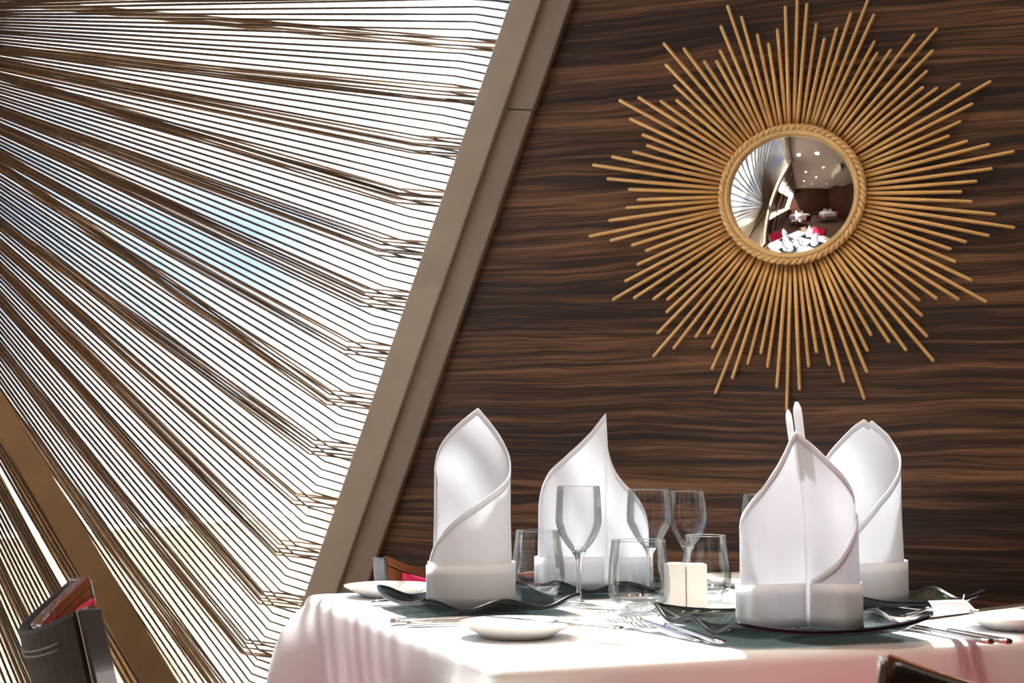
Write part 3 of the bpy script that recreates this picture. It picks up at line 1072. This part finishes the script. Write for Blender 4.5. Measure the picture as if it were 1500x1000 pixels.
def spoon(label, loc, rz, scale=1.0, group='spoons'):
    t = empty('spoon', loc, rz, label, 'spoon', group)
    t.scale = (scale,) * 3
    strip(handle_rows(0.03, -0.09, 0.0026, 0.0085, 0.009, 0.0042), 0.0028).build('handle', M_STEEL, t, True)
    rows = []
    for j in range(12):
        s = j / 11
        w = 0.0165 * math.sqrt(max(0.02, 1 - (2 * s - 0.95) ** 2 * 0.98))
        rows.append((0.028 + 0.052 * s, w, 0.0095 - 0.002 * math.sin(PI * s), -0.0055 * math.sin(PI * s)))
    strip(rows, 0.0014).build('spoon_bowl', M_STEEL, t, True)
    return t
def place(fn, label, x, y, deg, **k):
    p = at(x, y)
    return fn(label, (p.x, p.y, ZT), R(deg), **k)
td = math.degrees(TROT)
# right front setting: sitter looks along +TY, so tines point that way
place(fork, 'steel fork with raised tines in front of the middle tumbler', 952, 926, td + 8, pitch=R(2))
place(fork, 'steel fork between that tined fork and the wavy plate edge', 988, 932, td + 4)
place(knife, 'steel knife handle nearest the right front glass plate', 1365, 929, td - 2)
place(knife, 'steel knife, outer of the two, right of the front glass plate', 1390, 929, td - 2)
# left front setting: sitter looks along +TX; handles end towards the left
place(knife, 'steel knife, inner of the two, along the left plate front edge', 695, 911, td - 90 - 8)
place(knife, 'steel knife, outer of the two, before the left glass plate', 720, 914.5, td - 90 - 8)
place(fork, 'steel fork with its handle end peeking from under the left plate corner', 641, 882, td - 90 + 4)
# back right setting: sitter looks along -TX; tines towards the left
place(fork, 'steel fork by the back right napkin, tines leaning on the plate', 1318, 901, td + 74, pitch=R(3))
place(fork, 'steel fork lying flat right of the back right glass plate', 1376, 905, td + 84)
k_ = place(knife, 'butter knife laid across the bread plate in front', 812, 936, 62, scale=0.80, tilt=(R(2), 0))
k_.location.z = ZT + 0.0165
k_ = place(knife, 'butter knife laid across the bread plate at the right edge', 1424, 921, 100, scale=0.95, tilt=(R(-6), 0))
k_.location.z = ZT + 0.0165
place(spoon, 'small steel spoon at the foot of the front wine glass', 842, 890, 62, scale=0.8)

# small cream card, curled, standing behind the right bread plate
pc_ = at(1405, 906)
card = empty('card', (pc_.x, pc_.y, ZT), R(18), 'small cream card leaning behind the right bread plate', 'card')
b = MB()
rows = []
for i in range(13):
    s = i / 12
    rows.append([Vector((-0.034 + 0.075 * s - 0.004 * (1 - 2 * t_ / 6) ** 2 * (1 if s < .2 else 0), 0.004 + 0.010 * t_ / 6, 0.0022 + 0.021 * (t_ / 6) * (1 if s < 0.72 else max(0.1, 1 - (s - .72) / .28 * 0.95)))) for t_ in range(7)])
b.grid(rows)
b.build('leaf', M_NAP, card, True, thick=0.0008)
b = MB(); b.tube([Vector((0.020, 0.020, 0.018)), Vector((0.026, 0.024, 0.029))], 0.0007, 6); b.build('pick', M_CARD, card)

# ------------------------------------------------------------------ chairs
def make_chair(label, loc, rz):
    t = empty('dining_chair', loc, rz, label, 'chair', 'dining chairs')
    W, ZB, ZH = 0.20, 0.40, 0.80
    def bk(s, v, o=0.0):
        """s -1..1 across, v 0..1 up, o outward (away from the sitter)"""
        dip = 0.042 * (1 - abs(s) ** 2.2)
        z = ZB + (ZH - ZB) * v - dip * v
        y = -0.16 - 0.060 * (1 - s * s) - 0.095 * v
        w = W * (1.0 + 0.02 * v)
        nx, ny = -2 * 0.060 * s / W * -1, -1.0
        nn = Vector((2 * 0.060 * s / W, -1, 0)).normalized()
        return Vector((w * s, y, z)) + nn * o
    def shell(o0, o1, s0, s1, v0, v1, n=20, m=10):
        b = MB()
        F = [[bk(s0 + (s1 - s0) * i / n, v0 + (v1 - v0) * j / m, o0) for i in range(n + 1)] for j in range(m + 1)]
        B = [[bk(s0 + (s1 - s0) * i / n, v0 + (v1 - v0) * j / m, o1) for i in range(n + 1)] for j in range(m + 1)]
        k = (n + 1) * (m + 1)
        vs = [v for r in F for v in r] + [v for r in B for v in r]
        fs = []
        for j in range(m):
            for i in range(n):
                a = j * (n + 1) + i
                fs.append((a, a + n + 1, a + n + 2, a + 1))
                fs.append((k + a, k + a + 1, k + a + n + 2, k + a + n + 1))
        for i in range(n):
            fs.append((i, i + 1, k + i + 1, k + i))
            a = m * (n + 1) + i
            fs.append((a + 1, a, k + a, k + a + 1))
        for j in range(m):
            a = j * (n + 1)
            fs.append((a + n + 1, a, k + a, k + a + n + 1))
            a += n
            fs.append((a, a + n + 1, k + a + n + 1, k + a))
        b.add(vs, fs)
        return b
    shell(0.012, 0.028, -0.985, 0.985, 0.0, 0.995).build('back_shell', M_LEATHER, t, False, bevel=0.006)
    shell(0.0, 0.0115, -1.0, 1.0, 0.0, 0.963).build('back_frame', M_WOOD, t, False, bevel=0.003)
    shell(-0.001, 0.0118, -1.0, 1.0, 0.965, 1.0).build('top_rail', M_WOOD, t, False, bevel=0.004)
    for s in (-1, 1):
        shell(0.0, 0.030, s * 1.0 if s > 0 else -1.03, 1.03 if s > 0 else -1.0, 0.0, 0.99, 2, 10).build('side_edge', M_EDGE, t, False, bevel=0.006)
    cu = shell(-0.016, -0.001, -0.90, 0.90, 0.08, 0.945).build('back_cushion', M_RED, t, True, bevel=0.008)
    b = MB()
    o_ = -0.012
    ring = [bk(-0.89 + 1.78 * i / 16, 0.943, o_) for i in range(17)] + [bk(0.89, 0.943 - 0.858 * i / 8, o_) for i in range(1, 9)] + [bk(0.89 - 1.78 * i / 16, 0.085, o_) for i in range(1, 17)] + [bk(-0.89, 0.085 + 0.858 * i / 8, o_) for i in range(1, 8)]
    b.tube(ring, 0.0055, 8, closed=True)
    b.build('piping', M_RED, t, True)
    b = MB()
    for vv in (0.925, 0.908):
        b.tube([bk(-0.8 + 1.6 * i / 16, vv, 0.0288) for i in range(17)], 0.0012, 5)
    b.build('stitching', M_STITCH, t, True)
    b = MB(); b.box(-0.20, 0.20, -0.16, 0.15, 0.37, 0.395); b.build('seat_frame', M_WOOD, t, bevel=0.006)
    b = MB(); b.box(-0.195, 0.195, -0.15, 0.145, 0.395, 0.45); b.build('seat', M_RED, t, bevel=0.02)
    for sx in (-1, 1):
        for yy, ex in ((0.13, 0.0), (-0.15, -0.08)):
            b = MB(); b.tube([Vector((sx * 0.178, yy + ex, 0.0)), Vector((sx * 0.178, yy, 0.372))], [0.014, 0.021], 10)
            b.build('leg', M_WOOD, t, True)
    return t
def seat_at(dirv, r, side=0.0):
    q_ = TC + dirv * r + Vector((-dirv.y, dirv.x, 0)) * side
    return Vector((q_.x, q_.y, 0)), math.atan2(-dirv.y, -dirv.x) - PI / 2
p_, a_ = seat_at(TY * 1, 0.30)
ch = make_chair('crimson chair with brown frame behind the table against the wood wall', Vector((0.075, 2.235, 0)), TROT + PI)
copy_thing(ch, Vector((-0.2825, 1.8728, 0)), R(18 - 90), 'dark leather chair with crimson inside at lower left before the cords', 'dining chairs')
copy_thing(ch, Vector((0.41, 1.515, 0)), TROT + R(0), 'dark chair back blurred in the lower right foreground', 'dining chairs')

# ------------------------------------------------------------------ further tables, seen in the mirror
def far_table(u, n, rot, where):
    c = WP(u, n, 0)
    table(c, rot, 'square dining table %s, under a white cloth' % where, 'white tablecloth on the table %s' % where, int(n * 10))
    proto = [o for o in C.objects if o.name.startswith('folded_napkin')][0]
    for k, (dx, dy, nm) in enumerate(((-.25, 0, 'nearest the windows'), (.25, 0, 'farthest from the windows'), (0, -.25, 'facing the mirror'), (0, .25, 'at the far side'))):
        v = Matrix.Rotation(rot, 3, 'Z') @ Vector((dx, dy, 0))
        copy_thing(proto, (c.x + v.x, c.y + v.y, ZT), R(40 * k), 'white folded napkin %s on the table %s' % (nm, where), 'folded napkins')
    for k, (dx, dy, nm) in enumerate(((-.62, 0, 'window side'), (.62, 0, 'inner side'))):
        v = Matrix.Rotation(rot, 3, 'Z') @ Vector((dx * .85, 0, 0))
        copy_thing(ch, (c.x + v.x, c.y + v.y, 0), rot + (PI / 2 if dx > 0 else -PI / 2), 'crimson dining chair on the %s of the table %s' % (nm, where), 'dining chairs')
far_table(-0.05, 4.25, frame_rot + R(45), 'second from the mirror')
far_table(1.9, 4.6, frame_rot, 'under the curved soffit')
